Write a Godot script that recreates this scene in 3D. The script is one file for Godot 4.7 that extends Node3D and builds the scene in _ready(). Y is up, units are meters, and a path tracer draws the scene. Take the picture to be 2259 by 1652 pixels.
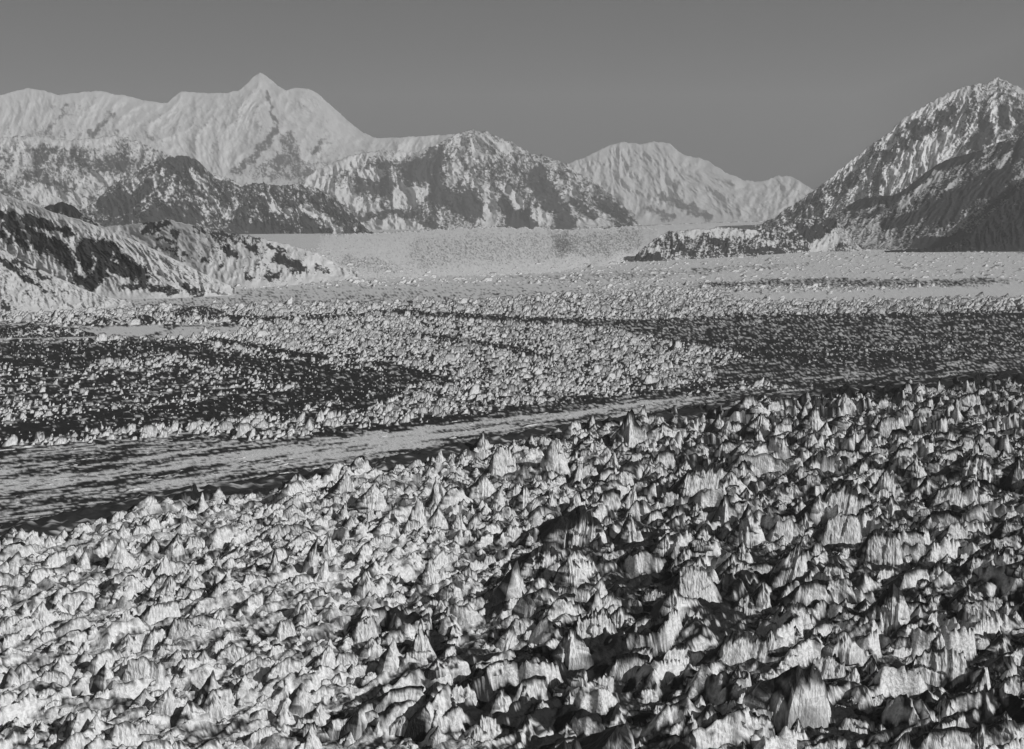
extends Node3D
# A serac-covered valley glacier below hazy snow mountains, seen from a hillside. Metres, y up.
# Places were surveyed on the photograph: a bearing/height pair (p units, 2258 x 1652 over the frame) is turned
# into a point of the terrain by gp() (on the level ice) or at() (at a chosen distance).

const CAM_H := 125.0
const FOCAL := 2727.0
const HORIZON := 470.0
const MID := Vector2(1129.0, 826.0)
const ICE := 0.86
const DIRT_SHADE := 0.020
const ROCK := 0.045

var pitch := atan((826.0 - 470.0) / 2727.0)
var rng := RandomNumberGenerator.new()
var noises := {}
var taken := {}

# ---------------------------------------------------------------- helpers

func noise(key: String, wave: float, octaves := 1, kind := FastNoiseLite.TYPE_SIMPLEX_SMOOTH, ridged := false) -> FastNoiseLite:
	if not noises.has(key):
		var n := FastNoiseLite.new()
		n.noise_type = kind
		n.seed = 101 + noises.size() * 37
		n.frequency = 1.0 / wave
		n.fractal_type = FastNoiseLite.FRACTAL_NONE if octaves == 1 else (FastNoiseLite.FRACTAL_RIDGED if ridged else FastNoiseLite.FRACTAL_FBM)
		n.fractal_octaves = octaves
		n.fractal_gain = 0.55
		noises[key] = n
	return noises[key]

func ray(px: float, py: float) -> Vector3:
	var v := Vector3(px - MID.x, MID.y - py, -FOCAL)
	return v.rotated(Vector3.RIGHT, -pitch)

func gp(px: float, py: float) -> Vector3:
	var v := ray(px, maxf(py, 500.0))
	return Vector3(v.x, 0, v.z) * (CAM_H / -v.y)

func at(px: float, py: float, dist: float) -> Vector3:
	var v := ray(px, py)
	return Vector3(0, CAM_H, 0) + v * (dist / Vector2(v.x, v.z).length())

func survey(x: float, y: float, z: float) -> Vector2:
	var v := Vector3(x, y - CAM_H, z).rotated(Vector3.RIGHT, pitch)
	return Vector2(MID.x + v.x / -v.z * FOCAL, MID.y - v.y / -v.z * FOCAL)

func numbered(called: String) -> String:
	var k: int = taken.get(called, -1) + 1
	taken[called] = k
	return called if k == 0 else "%s_%03d" % [called, k]

func put(o: Node3D, called: String, label: String, category := "", group := "", kind := "") -> Node3D:
	o.name = numbered(called)
	add_child(o, true)
	o.set_meta("label", label)
	if category:
		o.set_meta("category", category)
	if group:
		o.set_meta("group", group)
	if kind:
		o.set_meta("kind", kind)
	return o

func grain_texture(sd: int, low: float, high: float, octaves := 4) -> NoiseTexture2D:
	var n := FastNoiseLite.new()
	n.seed = sd
	n.noise_type = FastNoiseLite.TYPE_SIMPLEX
	n.frequency = 0.022
	n.fractal_octaves = octaves
	n.fractal_gain = 0.62
	var g := Gradient.new()
	g.set_color(0, Color(low, low, low))
	g.set_color(1, Color(high, high, high))
	g.add_point(0.40, Color(lerpf(low, high, 0.35), lerpf(low, high, 0.35), lerpf(low, high, 0.35)))
	g.add_point(0.58, Color(lerpf(low, high, 0.92), lerpf(low, high, 0.92), lerpf(low, high, 0.92)))
	var t := NoiseTexture2D.new()
	t.width = 512
	t.height = 512
	t.seamless = true
	t.noise = n
	t.color_ramp = g
	return t

func grained(m: StandardMaterial3D, scale: Vector3, low: float, depth_cm: float, sd: int) -> StandardMaterial3D:
	m.albedo_texture = grain_texture(sd, low, 1.0)
	m.uv1_triplanar = true
	m.uv1_world_triplanar = true
	m.uv1_scale = scale
	m.uv1_triplanar_sharpness = 4.0
	if depth_cm > 0.0:
		m.heightmap_enabled = true
		m.heightmap_texture = grain_texture(sd + 5, 0.0, 1.0, 3)
		m.heightmap_scale = depth_cm
	return m

func surface(rough: float, spec := 0.25) -> StandardMaterial3D:
	var m := StandardMaterial3D.new()
	m.vertex_color_use_as_albedo = true
	m.roughness = rough
	m.metallic_specular = spec
	return m

func mesh_of(v: PackedVector3Array, c: PackedColorArray, ix: PackedInt32Array, m: Material, given_normals := PackedVector3Array()) -> ArrayMesh:
	var n := given_normals
	if n.is_empty():
		n.resize(v.size())
		for t in range(0, ix.size(), 3):
			var a := v[ix[t]]
			var f := (v[ix[t + 2]] - a).cross(v[ix[t + 1]] - a)
			n[ix[t]] += f
			n[ix[t + 1]] += f
			n[ix[t + 2]] += f
		for i in n.size():
			n[i] = n[i].normalized()
	var arrays := []
	arrays.resize(Mesh.ARRAY_MAX)
	arrays[Mesh.ARRAY_VERTEX] = v
	arrays[Mesh.ARRAY_NORMAL] = n
	arrays[Mesh.ARRAY_COLOR] = c
	arrays[Mesh.ARRAY_INDEX] = ix
	var me := ArrayMesh.new()
	me.add_surface_from_arrays(Mesh.PRIMITIVE_TRIANGLES, arrays)
	me.surface_set_material(0, m)
	return me

func shown(me: Mesh) -> MeshInstance3D:
	var o := MeshInstance3D.new()
	o.mesh = me
	return o

func line_at(pts: PackedVector2Array, x: float) -> float:
	if x <= pts[0].x:
		return pts[0].y
	for i in range(1, pts.size()):
		if x <= pts[i].x:
			return lerpf(pts[i - 1].y, pts[i].y, (x - pts[i - 1].x) / (pts[i].x - pts[i - 1].x))
	return pts[-1].y

func line(text: String) -> PackedVector2Array:
	var out := PackedVector2Array()
	for w in text.split(" ", false):
		var p := w.split(",")
		out.append(Vector2(float(p[0]), float(p[1])))
	return out

func seg_dist(p: Vector2, a: Vector2, b: Vector2) -> Vector2:
	var d := b - a
	var t := clampf((p - a).dot(d) / maxf(d.length_squared(), 1e-6), 0.0, 1.0)
	return Vector2((a + d * t - p).length(), t)

# ---------------------------------------------------------------- mountains

# a stroke: kind (r rock, s snow), radius, strength, points
func strokes_of(text: String) -> Array:
	var out := []
	for l in text.split(";", false):
		var w := l.strip_edges().split(" ", false)
		if w.size() < 3:
			continue
		var pts := PackedVector2Array()
		for k in range(2, w.size()):
			var p := w[k].split(",")
			pts.append(Vector2(float(p[0]), float(p[1])))
		var r := float(w[0].substr(1))
		var box := Rect2(pts[0], Vector2.ZERO)
		for p in pts:
			box = box.expand(p)
		out.append([float(w[1]) * (1.0 if w[0][0] == "r" else -1.0), r, pts, box.grow(r * 1.5 + 10.0)])
	return out

# d: ridge, foot (survey lines), depth (m from foot to ridge), near (m to the foot, 0 = where the foot line meets the ice),
# relief (m), wave (m), lean (how the ribs slant), rock (share), grain (survey units), stretch, turn (degrees), strokes, step
func mountain(called: String, label: String, d: Dictionary) -> void:
	var ridge := line(d.ridge)
	var foot := line(d.foot)
	var strokes := strokes_of(d.get("strokes", ""))
	var step: float = d.get("step", 2.0)
	var x0 := ridge[0].x
	var nx := int((ridge[-1].x - x0) / step) + 1
	var tall := 0.0
	for p in ridge:
		tall = maxf(tall, line_at(foot, p.x) - p.y)
	var nv := clampi(int(tall / d.get("vstep", 1.9)), 8, 170)
	var back := 4
	var rows := nv + 1 + back + 1
	var big := noise("relief_a", 1.0, 5, FastNoiseLite.TYPE_SIMPLEX, true)
	var mid := noise("relief_b", 1.0, 3)
	var crest := noise("crest", 1.0, 3)
	var na := noise("rock_a", 1.0, 6, FastNoiseLite.TYPE_SIMPLEX)
	na.fractal_gain = 0.66
	var nb := noise("rock_b", 1.0, 3)
	var ng := noise("gully", 1.0, 4, FastNoiseLite.TYPE_SIMPLEX, true)
	var nw := noise("rock_w", 1.0, 2)
	var off := float(called.length() * 13 + int(x0)) * 1.7 + ridge[0].y
	var relief: float = d.relief
	var wave: float = d.wave
	var lean: float = d.get("lean", 0.0)
	var rock: float = d.get("rock", 0.3)
	var grain: float = d.get("grain", 16.0)
	var stretch: float = d.get("stretch", 2.5)
	var turn := deg_to_rad(d.get("turn", 60.0))
	var soft: float = d.get("soft", 0.10)
	var snow: float = d.get("snow", 0.72)
	var dark: float = d.get("dark", ROCK)
	var amount: float = d.get("amount", 1.0)
	var jag: float = d.get("jag", 3.0)
	var along: float = d.get("along", 0.0)
	var rib: float = d.get("rib", 0.85)
	var v := PackedVector3Array()
	var c := PackedColorArray()
	v.resize(nx * rows)
	c.resize(nx * rows)
	var ct := cos(turn)
	var st := sin(turn)
	for i in nx:
		var px := x0 + i * step
		var ry := line_at(ridge, px) + jag * crest.get_noise_2d(px / 22.0 + off, 3.3) + jag * 0.5 * crest.get_noise_2d(px / 6.0 + off, 9.3)
		var fy := maxf(line_at(foot, px), ry + 2.0)
		var fd: float = d.near
		if fd <= 0.0:
			var low := 0.0
			for o in [-60.0, -40.0, -20.0, 0.0, 20.0, 40.0, 60.0]:
				low += line_at(foot, px + o) / 7.0
			var g := gp(px, low)
			fd = Vector2(g.x, g.z).length()
		elif d.has("near_right"):
			fd = lerpf(fd, d.near_right, float(i) / nx)
		var calm := 0.0
		for o in [-70.0, -45.0, -20.0, 0.0, 20.0, 45.0, 70.0]:
			calm += line_at(ridge, px + o) / 7.0
		var depth: float = d.depth * clampf((fy - calm) / tall, 0.12, 1.0)
		var fe := at(px, fy, fd).y
		var re := at(px, calm, fd + depth).y
		for k in rows:
			var id := k * nx + i
			var t := float(k - 1) / nv
			if k == 0: # foot, drawn out below the ice
				var b := at(px, fy, fd)
				var lower := maxf(b.y + 40.0, 10.0)
				var dir := Vector3(b.x, 0, b.z).normalized()
				v[id] = b - dir * lower * 2.5 - Vector3(0, lower, 0)
				c[id] = Color(snow, snow, snow)
				continue
			var py := lerpf(fy, ry, minf(t, 1.0))
			var dip_here := ray(px, py)
			var fall := -dip_here.y / Vector2(dip_here.x, dip_here.z).length()
			var dist := fd + depth * clampf((CAM_H - fe - fall * fd) / maxf((re - fe) + fall * depth, 0.001), 0.0, 1.5)
			var p := at(px, py, dist)
			# ribs and gullies push the slope in and out
			var mx := px / FOCAL * (fd + depth)
			var my := p.y + along * dist
			var rx := (mx + lean * my) / wave
			var env := clampf(minf(t * 4.0, (1.0 - t) * 6.0 + 0.25), 0.0, 1.0)
			var wob := nw.get_noise_2d(rx * 0.7 + off, my / wave * 0.7) * 0.35
			var push := relief * env * (big.get_noise_2d(rx + wob + off, my / wave * 0.62) * 0.60 + big.get_noise_2d(rx * 3.3 + wob * 2.0, my / wave * 1.9 + off) * 0.26 + mid.get_noise_2d(rx * 2.3 + off, my / wave * 1.7 + wob) * 0.30 + mid.get_noise_2d(rx * 9.0, my / wave * 7.0) * 0.16)
			if t <= 1.0:
				p = at(px, py, dist - push)
			else:
				p = at(px, ry, dist - push)
				var kb := float(k - 1 - nv)
				var out := Vector3(p.x, 0, p.z).normalized()
				p += (out * 1.0 - Vector3(0, 0.75, 0)) * kb * depth * 0.10
			v[id] = p
			# snow or bare rock
			var wx := px + 9.0 * nw.get_noise_2d(px / 30.0, py / 30.0 + off) + 4.5 * nw.get_noise_2d(px / 8.0 + 50.0, py / 8.0)
			var wy := py + 9.0 * nw.get_noise_2d(px / 30.0 + 70.0, py / 30.0 + off) + 4.5 * nw.get_noise_2d(px / 8.0, py / 8.0 + 90.0)
			var s := rock
			var here := Vector2(wx, wy)
			for q in strokes:
				var box: Rect2 = q[3]
				if not box.has_point(here):
					continue
				var pts: PackedVector2Array = q[2]
				var near := 1e9
				if pts.size() == 1:
					near = here.distance_to(pts[0])
				for w in range(1, pts.size()):
					near = minf(near, seg_dist(here, pts[w - 1], pts[w]).x)
				s += q[0] * 1.05 * (1.0 - smoothstep(q[1] * 0.5, q[1] * 1.4, near))
			var gx := (wx * ct + wy * st) / (grain * stretch)
			var gy := (-wx * st + wy * ct) / grain
			s += amount * (1.05 * na.get_noise_2d(gx + off, gy) + 0.10 * nb.get_noise_2d(px / 4.2 + off, py / 3.4)) + rib * amount * push / maxf(relief, 1.0)
			# snow lies in thin gullies down the rock
			s -= amount * 0.60 * smoothstep(0.15, 0.75, ng.get_noise_2d(gx * 0.55 + 31.0, gy * 0.9 + off))
			var bare := smoothstep(0.5 - soft, 0.5 + soft, s)
			var grit := 1.0 + 0.35 * nb.get_noise_2d(px / 5.0, py / 5.0)
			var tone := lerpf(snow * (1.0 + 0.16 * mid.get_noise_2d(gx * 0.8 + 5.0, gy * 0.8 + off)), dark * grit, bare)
			c[id] = Color(tone, tone, tone)
	var ix := PackedInt32Array()
	ix.resize((nx - 1) * (rows - 1) * 6)
	var w := 0
	for k in rows - 1:
		for i in nx - 1:
			var a := k * nx + i
			ix[w] = a; ix[w + 1] = a + nx; ix[w + 2] = a + 1
			ix[w + 3] = a + 1; ix[w + 4] = a + nx; ix[w + 5] = a + nx + 1
			w += 6
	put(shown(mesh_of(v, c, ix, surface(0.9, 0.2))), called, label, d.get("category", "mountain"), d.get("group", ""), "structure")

# ---------------------------------------------------------------- the glacier's chart of dirt and seracs

const CHART_X := 300
const CHART_Y := 300
const LEFT := -28.5
const WIDE := 57.0
const STEEP := 34.0
const FLAT := 0.75
var chart_dirt := PackedFloat32Array()
var chart_teeth := PackedFloat32Array()
var chart_near := PackedFloat32Array()
var moraine_pts := PackedVector2Array()
var moraine_half := PackedFloat32Array()

func range_of(t: float) -> float: # 0 near .. 1 far
	return CAM_H / tan(deg_to_rad(lerpf(STEEP, FLAT, t)))

func to_chart(x: float, z: float) -> Vector2:
	var r := sqrt(x * x + z * z)
	return Vector2((rad_to_deg(atan2(x, -z)) - LEFT) / WIDE * (CHART_X - 1), (STEEP - rad_to_deg(atan(CAM_H / r))) / (STEEP - FLAT) * (CHART_Y - 1))

func look(chart: PackedFloat32Array, q: Vector2) -> float:
	var fx := clampf(q.x, 0.0, CHART_X - 1.001)
	var fy := clampf(q.y, 0.0, CHART_Y - 1.001)
	var ix := int(fx)
	var iy := int(fy)
	fx -= ix
	fy -= iy
	var a := iy * CHART_X + ix
	return lerpf(lerpf(chart[a], chart[a + 1], fx), lerpf(chart[a + CHART_X], chart[a + CHART_X + 1], fx), fy)

# bands on the ice: strength, then bearing,height,half-thickness; kept as ground points with half-widths in metres
func bands(text: String) -> Array:
	var out := []
	for l in text.split(";", false):
		var w := l.strip_edges().split(" ", false)
		if w.size() < 2:
			continue
		var pts := PackedVector2Array()
		var half := PackedFloat32Array()
		var raw := []
		for k in range(1, w.size()):
			var p := w[k].split(",")
			raw.append(Vector3(float(p[0]), float(p[1]), float(p[2])))
			var g := gp(raw[-1].x, raw[-1].y)
			pts.append(Vector2(g.x, g.z))
		for k in pts.size():
			var along := (pts[mini(k + 1, pts.size() - 1)] - pts[maxi(k - 1, 0)]).normalized()
			var a := gp(raw[k].x, raw[k].y - raw[k].z)
			var b := gp(raw[k].x, raw[k].y + raw[k].z)
			var across := Vector2(a.x - b.x, a.z - b.z)
			half.append(maxf(absf(across.dot(along.orthogonal())) * 0.5, across.length() * 0.12))
		out.append([float(w[0]), pts, half])
	return out

func band_share(bs: Array, p: Vector2) -> float:
	var s := 0.0
	for b in bs:
		var pts: PackedVector2Array = b[1]
		var half: PackedFloat32Array = b[2]
		var best := 1e9
		if pts.size() == 1:
			best = p.distance_to(pts[0]) / half[0]
		for k in range(1, pts.size()):
			var q := seg_dist(p, pts[k - 1], pts[k])
			best = minf(best, q.x / lerpf(half[k - 1], half[k], q.y))
		if best < 1.7:
			s += b[0] * (1.0 - smoothstep(0.55, 1.6, best))
	return s

const MORAINE := "1 -260,1240,30 0,1188,28 185,1140,21 370,1103,19 555,1075,16 765,1045,13 873,1022,14 1058,979,11 1243,951,11 1491,917,14 1676,886,16 1861,868,19 2046,848,17 2258,826,12 2330,816,12 2550,790,12"
const DARK_BANDS := """
0.16 -100,800,40 150,850,50 350,860,50 550,830,40 720,840,30;
0.75 860,688,4 1000,697,5 1130,706,5 1300,712,6 1420,722,9 1540,742,11 1660,765,13 1800,790,18 1950,800,22 2100,800,20 2300,800,20;
0.55 1720,800,16 1850,820,25 2050,810,25 2300,790,28;
0.45 1700,745,25 1900,740,28 2300,720,30;
0.4 1480,715,10 1750,712,18 2000,708,14 2300,705,20;
0.75 1600,628,4 1730,624,6 1850,622,7 2050,624,6 2180,619,4;
0.4 1560,592,3 1700,588,3 1760,585,3;
0.3 1250,612,8 1400,606,8 1500,600,8;
0.5 -100,775,22 150,780,20 330,765,14;
0.6 380,770,9 480,790,11 560,800,11 640,815,15 720,832,16 800,838,18;
0.5 790,850,18 700,872,20 600,885,20;
0.55 880,850,10 840,880,10 760,903,10 650,925,8;
0.5 830,800,7 900,822,8 980,845,8;
0.8 -100,975,18 0,962,18 150,940,16 300,925,17 450,915,17 600,892,16 700,868,14;
0.22 -100,1020,16 150,1010,16 320,995,12 500,960,10;
0.6 -100,1060,4 0,1050,4 200,1035,4 400,1010,4 560,985,4 700,962,5 850,945,5 1000,926,6 1150,906,7 1300,882,7;
0.6 -50,1100,4 150,1080,5 300,1052,5 450,1036,4 600,1020,3;
0.45 1180,905,6 1300,892,7 1450,872,8 1560,852,8 1660,832,8;
0.6 455,746,4 560,765,5 704,791,6;
0.45 900,738,4 1000,750,5 1100,765,6 1200,790,6;
0.3 480,700,5 620,705,6 750,700,6;
0.7 395,690,6 440,678,4;
0.9 382,716,2 375,728,2 330,742,2 250,752,2;
0.6 860,1380,34 1000,1450,34 1200,1490,34 1400,1440,34;
0.35 950,1560,40 1150,1570,40;
0.3 1400,1180,60 1500,1330,60 1750,1300,60;
0.4 700,1620,20 900,1560,40 1100,1580,50 1300,1620,40;
0.3 1500,1560,40 1800,1600,40 2200,1560,40;
-0.45 480,738,14 330,728,8 150,738,6;
-0.35 760,1180,22 860,1270,26 720,1300,26;
-0.3 1750,655,10 2000,650,9 2300,640,12;
-0.20 -100,1075,30 100,1055,32 300,1035,28 500,1008,24 700,985,20 900,960,16 1100,932,12 1300,905,10 1500,875,8;
-0.25 620,860,8 560,925,6 450,950,5 900,980,10 700,1010,9"""
const SMOOTH_BANDS := """
1 -100,1010,22 200,1000,20 400,980,20;
1 -100,1085,30 100,1060,32 300,1040,30 500,1010,28 700,985,24 900,960,20 1100,930,16 1300,900,14 1500,875,10;
1 -100,1155,28 185,1105,26 555,1045,22 873,995,16 1243,932,12 1676,868,10;
1 -100,722,18 120,735,16 380,728,14;
1 200,660,18 500,655,18 800,650,18 1100,640,14;
0.8 1750,655,12 2000,650,10 2300,640,14;
0.45 1550,720,26 1900,730,34 2300,740,40;
0.7 1750,825,30 2000,825,24 2300,800,24;
0.5 100,850,60 300,860,40"""

func draw_chart() -> void:
	var dark := bands(DARK_BANDS)
	var smooth := bands(SMOOTH_BANDS)
	var m = bands(MORAINE)[0]
	moraine_pts = m[1]
	moraine_half = m[2]
	chart_dirt.resize(CHART_X * CHART_Y)
	chart_teeth.resize(CHART_X * CHART_Y)
	chart_near.resize(CHART_X * CHART_Y)
	var side := PackedVector2Array(moraine_pts) # everything on the camera's side of the moraine
	side.append(Vector2(2000, 400))
	side.append(Vector2(-2000, 400))
	for iy in CHART_Y:
		var r := range_of(float(iy) / (CHART_Y - 1))
		for ix in CHART_X:
			var a := deg_to_rad(LEFT + WIDE * ix / (CHART_X - 1))
			var p := Vector2(sin(a), -cos(a)) * r
			var near := 1.0 if r < 1400.0 and Geometry2D.is_point_in_polygon(p, side) else 0.0
			var q := survey(p.x, 0, p.y)
			var d := 0.0
			if near > 0.5:
				d = lerpf(0.20, 0.54, smoothstep(820.0, 1450.0, q.x + (q.y - 1300.0) * 0.25))
			else:
				d = lerpf(0.40, 0.08, smoothstep(1300.0, 2700.0, r))
			d += band_share(dark, p)
			var rim := 1e9
			for k in range(1, moraine_pts.size()):
				var g := seg_dist(p, moraine_pts[k - 1], moraine_pts[k])
				rim = minf(rim, g.x / lerpf(moraine_half[k - 1], moraine_half[k], g.y))
			var on := 1.0 - smoothstep(0.8, 1.25, rim)
			d += on * 0.9
			var t := 1.0 if near > 0.5 else lerpf(0.85, 0.45, smoothstep(1700.0, 2600.0, r))
			t -= band_share(smooth, p)
			t -= on * 1.2
			var id := iy * CHART_X + ix
			chart_dirt[id] = d
			chart_teeth[id] = clampf(t, 0.0, 1.0)
			chart_near[id] = near

const FLOW := Vector2(0.79, -0.61) # the near ice streams along the moraine

func ice_height(x: float, z: float, near: float, teeth: float) -> float:
	var u := x * FLOW.x + z * FLOW.y
	var w := -x * FLOW.y + z * FLOW.x
	var h := near * 4.0 * noise("swell", 70.0, 2).get_noise_2d(u * 0.6, w)
	if near > 0.0: # broken steps: long backs, steep fronts
		var bend := noise("bend", 40.0, 2)
		var ph := (z * 0.85 + x * 0.5) / 19.0 + 1.1 * bend.get_noise_2d(x, z) + 0.35 * noise("bend_b", 11.0, 2).get_noise_2d(x, z)
		var saw := ph - floorf(ph)
		var amp := lerpf(4.0, 8.0, smoothstep(-120.0, 120.0, x)) * smoothstep(-0.25, 0.55, noise("step", 26.0, 2).get_noise_2d(u * 0.7 + floorf(ph) * 57.0, w * 0.5))
		h += near * amp * (saw / 0.80 if saw < 0.80 else (1.0 - saw) / 0.20)
	var rough := lerpf(0.25, 1.0, teeth) * lerpf(0.55, 1.0, near)
	h += rough * 2.3 * noise("ridges", 15.0, 3, FastNoiseLite.TYPE_SIMPLEX_SMOOTH, true).get_noise_2d(u * 0.45, w)
	h += rough * 0.9 * noise("lumps", 4.2, 2).get_noise_2d(u * 0.6, w)
	return h

func ice() -> void:
	var nc := 860
	var nr := 700
	var nu := noise("streak", 6.0, 3)
	var nf := noise("specks", 2.1, 2)
	var np := noise("patches", 34.0, 3)
	var v := PackedVector3Array()
	var c := PackedColorArray()
	v.resize(nc * nr)
	c.resize(nc * nr)
	var near_of := PackedFloat32Array()
	near_of.resize(nc * nr)
	var sines := PackedVector2Array()
	for j in nc:
		var a := deg_to_rad(LEFT + WIDE * j / (nc - 1))
		sines.append(Vector2(sin(a), -cos(a)))
	for k in nr:
		var t := float(k) / (nr - 1)
		var r := range_of(t)
		var fine := clampf(900.0 / r, 0.35, 1.0)
		for j in nc:
			var x := sines[j].x * r
			var z := sines[j].y * r
			var q := Vector2(float(j) / (nc - 1) * (CHART_X - 1), t * (CHART_Y - 1))
			# ragged borders
			var jit := Vector2(nu.get_noise_2d(x * 0.23, z * 0.23), nu.get_noise_2d(x * 0.23 + 400.0, z * 0.23)) * 1.6
			var d := look(chart_dirt, q + jit)
			var te := look(chart_teeth, q + jit)
			var ne := look(chart_near, q)
			var u := x * FLOW.x + z * FLOW.y
			var w := -x * FLOW.y + z * FLOW.x
			var id := k * nc + j
			v[id] = Vector3(x, ice_height(x, z, ne, te), z)
			near_of[id] = ne
			var s := d + 0.55 * fine * nu.get_noise_2d(u * 0.22, w) + 0.42 * nf.get_noise_2d(u * 0.5, w) + 0.25 * np.get_noise_2d(u * 0.5, w)
			if ne > 0.0:
				s += 0.34 * ne + 0.30 * nf.get_noise_2d((x * 0.86 - z * 0.5) * 1.6, (z * 0.86 + x * 0.5) * 0.16)
			if ne < 1.0:
				s = lerpf(s, d + 0.30 * nu.get_noise_2d(u * 0.05, w * 0.55) + 0.55 * (s - d) + 0.06, (1.0 - te) * smoothstep(1400.0, 900.0, r))
				s = minf(d, 0.54) + (s - d) * lerpf(1.55, 0.8, smoothstep(1600.0, 2600.0, r)) + 0.45 * te * (1.0 - ne) * smoothstep(2400.0, 1500.0, r)  # last term paints the shade of the gaps between far seracs
			c[id] = Color(s, ne, 0)
	var n := PackedVector3Array()
	n.resize(nc * nr)
	for k in nr:
		for j in nc:
			var dx := v[k * nc + mini(j + 1, nc - 1)] - v[k * nc + maxi(j - 1, 0)]
			var dz := v[mini(k + 1, nr - 1) * nc + j] - v[maxi(k - 1, 0) * nc + j]
			n[k * nc + j] = dx.cross(dz).normalized()
			# rubble and silt lie on the gentle backs and in the hollows; the steep fronts are bare ice; gaps beyond the moraine carry painted shade
			var id := k * nc + j
			var s := c[id].r - c[id].g * 0.85 * smoothstep(0.22, 0.55, 1.0 - n[id].y)
			var tone := lerpf(ICE, DIRT_SHADE, smoothstep(lerpf(0.28, 0.16, c[id].g), lerpf(0.66, 0.88, c[id].g), s))
			c[id] = Color(tone, tone, tone)
	var near_ix := PackedInt32Array()
	var far_ix := PackedInt32Array()
	for k in nr - 1:
		for j in nc - 1:
			var a := k * nc + j
			var six := PackedInt32Array([a, a + nc, a + 1, a + 1, a + nc, a + nc + 1])
			if near_of[a] > 0.5:
				near_ix.append_array(six)
			else:
				far_ix.append_array(six)
	var m := grained(surface(0.8, 0.3), Vector3(0.06, 0.06, 0.06), 0.78, 14.0, 31)
	put(shown(mesh_packed(v, c, n, near_ix, m)), "glacier_ice", "rough dirty ice between the seracs in front of the dark moraine", "glacier", "", "structure")
	put(shown(mesh_packed(v, c, n, far_ix, m)), "glacier", "wide banded glacier with curved dark moraine stripes beyond the long moraine", "glacier", "", "structure")

func mesh_packed(v: PackedVector3Array, c: PackedColorArray, n: PackedVector3Array, ix: PackedInt32Array, m: Material) -> ArrayMesh:
	# only the vertices this sheet uses
	var to := PackedInt32Array()
	to.resize(v.size())
	to.fill(-1)
	var v2 := PackedVector3Array()
	var c2 := PackedColorArray()
	var n2 := PackedVector3Array()
	var out := PackedInt32Array()
	out.resize(ix.size())
	for i in ix.size():
		var o := ix[i]
		if to[o] < 0:
			to[o] = v2.size()
			v2.append(v[o])
			c2.append(c[o])
			n2.append(n[o])
		out[i] = to[o]
	return mesh_of(v2, c2, out, m, n2)

func ground_at(x: float, z: float) -> float:
	var q := to_chart(x, z)
	return ice_height(x, z, look(chart_near, q), look(chart_teeth, q))

# the long dark moraine: a low bank of rubble laid along the edge of the near ice
func moraine() -> void:
	var v := PackedVector3Array()
	var c := PackedColorArray()
	var across := 26
	var pos := PackedVector2Array()
	var half := PackedFloat32Array()
	for k in range(1, moraine_pts.size()):
		var a := moraine_pts[k - 1]
		var b := moraine_pts[k]
		var n := int(a.distance_to(b) / 2.2)
		for i in n:
			pos.append(a.lerp(b, float(i) / n))
			half.append(lerpf(moraine_half[k - 1], moraine_half[k], float(i) / n))
	var smooth_pos := PackedVector2Array()
	for i in pos.size():
		var s := Vector2.ZERO
		for o in range(-12, 13):
			s += pos[clampi(i + o, 0, pos.size() - 1)]
		smooth_pos.append(s / 25.0)
	var lump := noise("rubble", 9.0, 4)
	var stone := noise("stones", 1.6, 2)
	var vein := noise("veins", 7.0, 3)
	for i in pos.size():
		var along := (smooth_pos[mini(i + 3, pos.size() - 1)] - smooth_pos[maxi(i - 3, 0)]).normalized()
		var side := along.orthogonal()
		for j in across:
			var t := float(j) / (across - 1) * 2.0 - 1.0
			var p := smooth_pos[i] + side * half[i] * 1.12 * t
			p += side * 5.0 * lump.get_noise_2d(p.x * 0.35, p.y * 0.35)
			var env := 1.0 - t * t
			var h := ground_at(p.x, p.y) * 0.25 - 3.4 + env * (6.3 + 2.6 * lump.get_noise_2d(p.x, p.y)) + 0.5 * stone.get_noise_2d(p.x, p.y)
			v.append(Vector3(p.x, h, p.y))
			var u := p.dot(along)
			var w := p.dot(side)
			var s := vein.get_noise_2d(u * 0.22, w * 1.3) + 0.5 * stone.get_noise_2d(p.x, p.y)
			var tone := lerpf(0.030 * (1.0 + 0.5 * stone.get_noise_2d(p.x * 2.0, p.y)), 0.45, smoothstep(0.34, 0.60, s + 0.12 * absf(t)))
			c.append(Color(tone, tone, tone))
	var ix := PackedInt32Array()
	for i in pos.size() - 1:
		for j in across - 1:
			var a := i * across + j
			ix.append_array([a, a + 1, a + across, a + 1, a + across + 1, a + across])
	put(shown(mesh_of(v, c, ix, surface(0.95, 0.2))), "moraine", "long dark rubble moraine crossing the picture behind the foreground seracs", "moraine", "", "structure")

# ---------------------------------------------------------------- seracs

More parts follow.
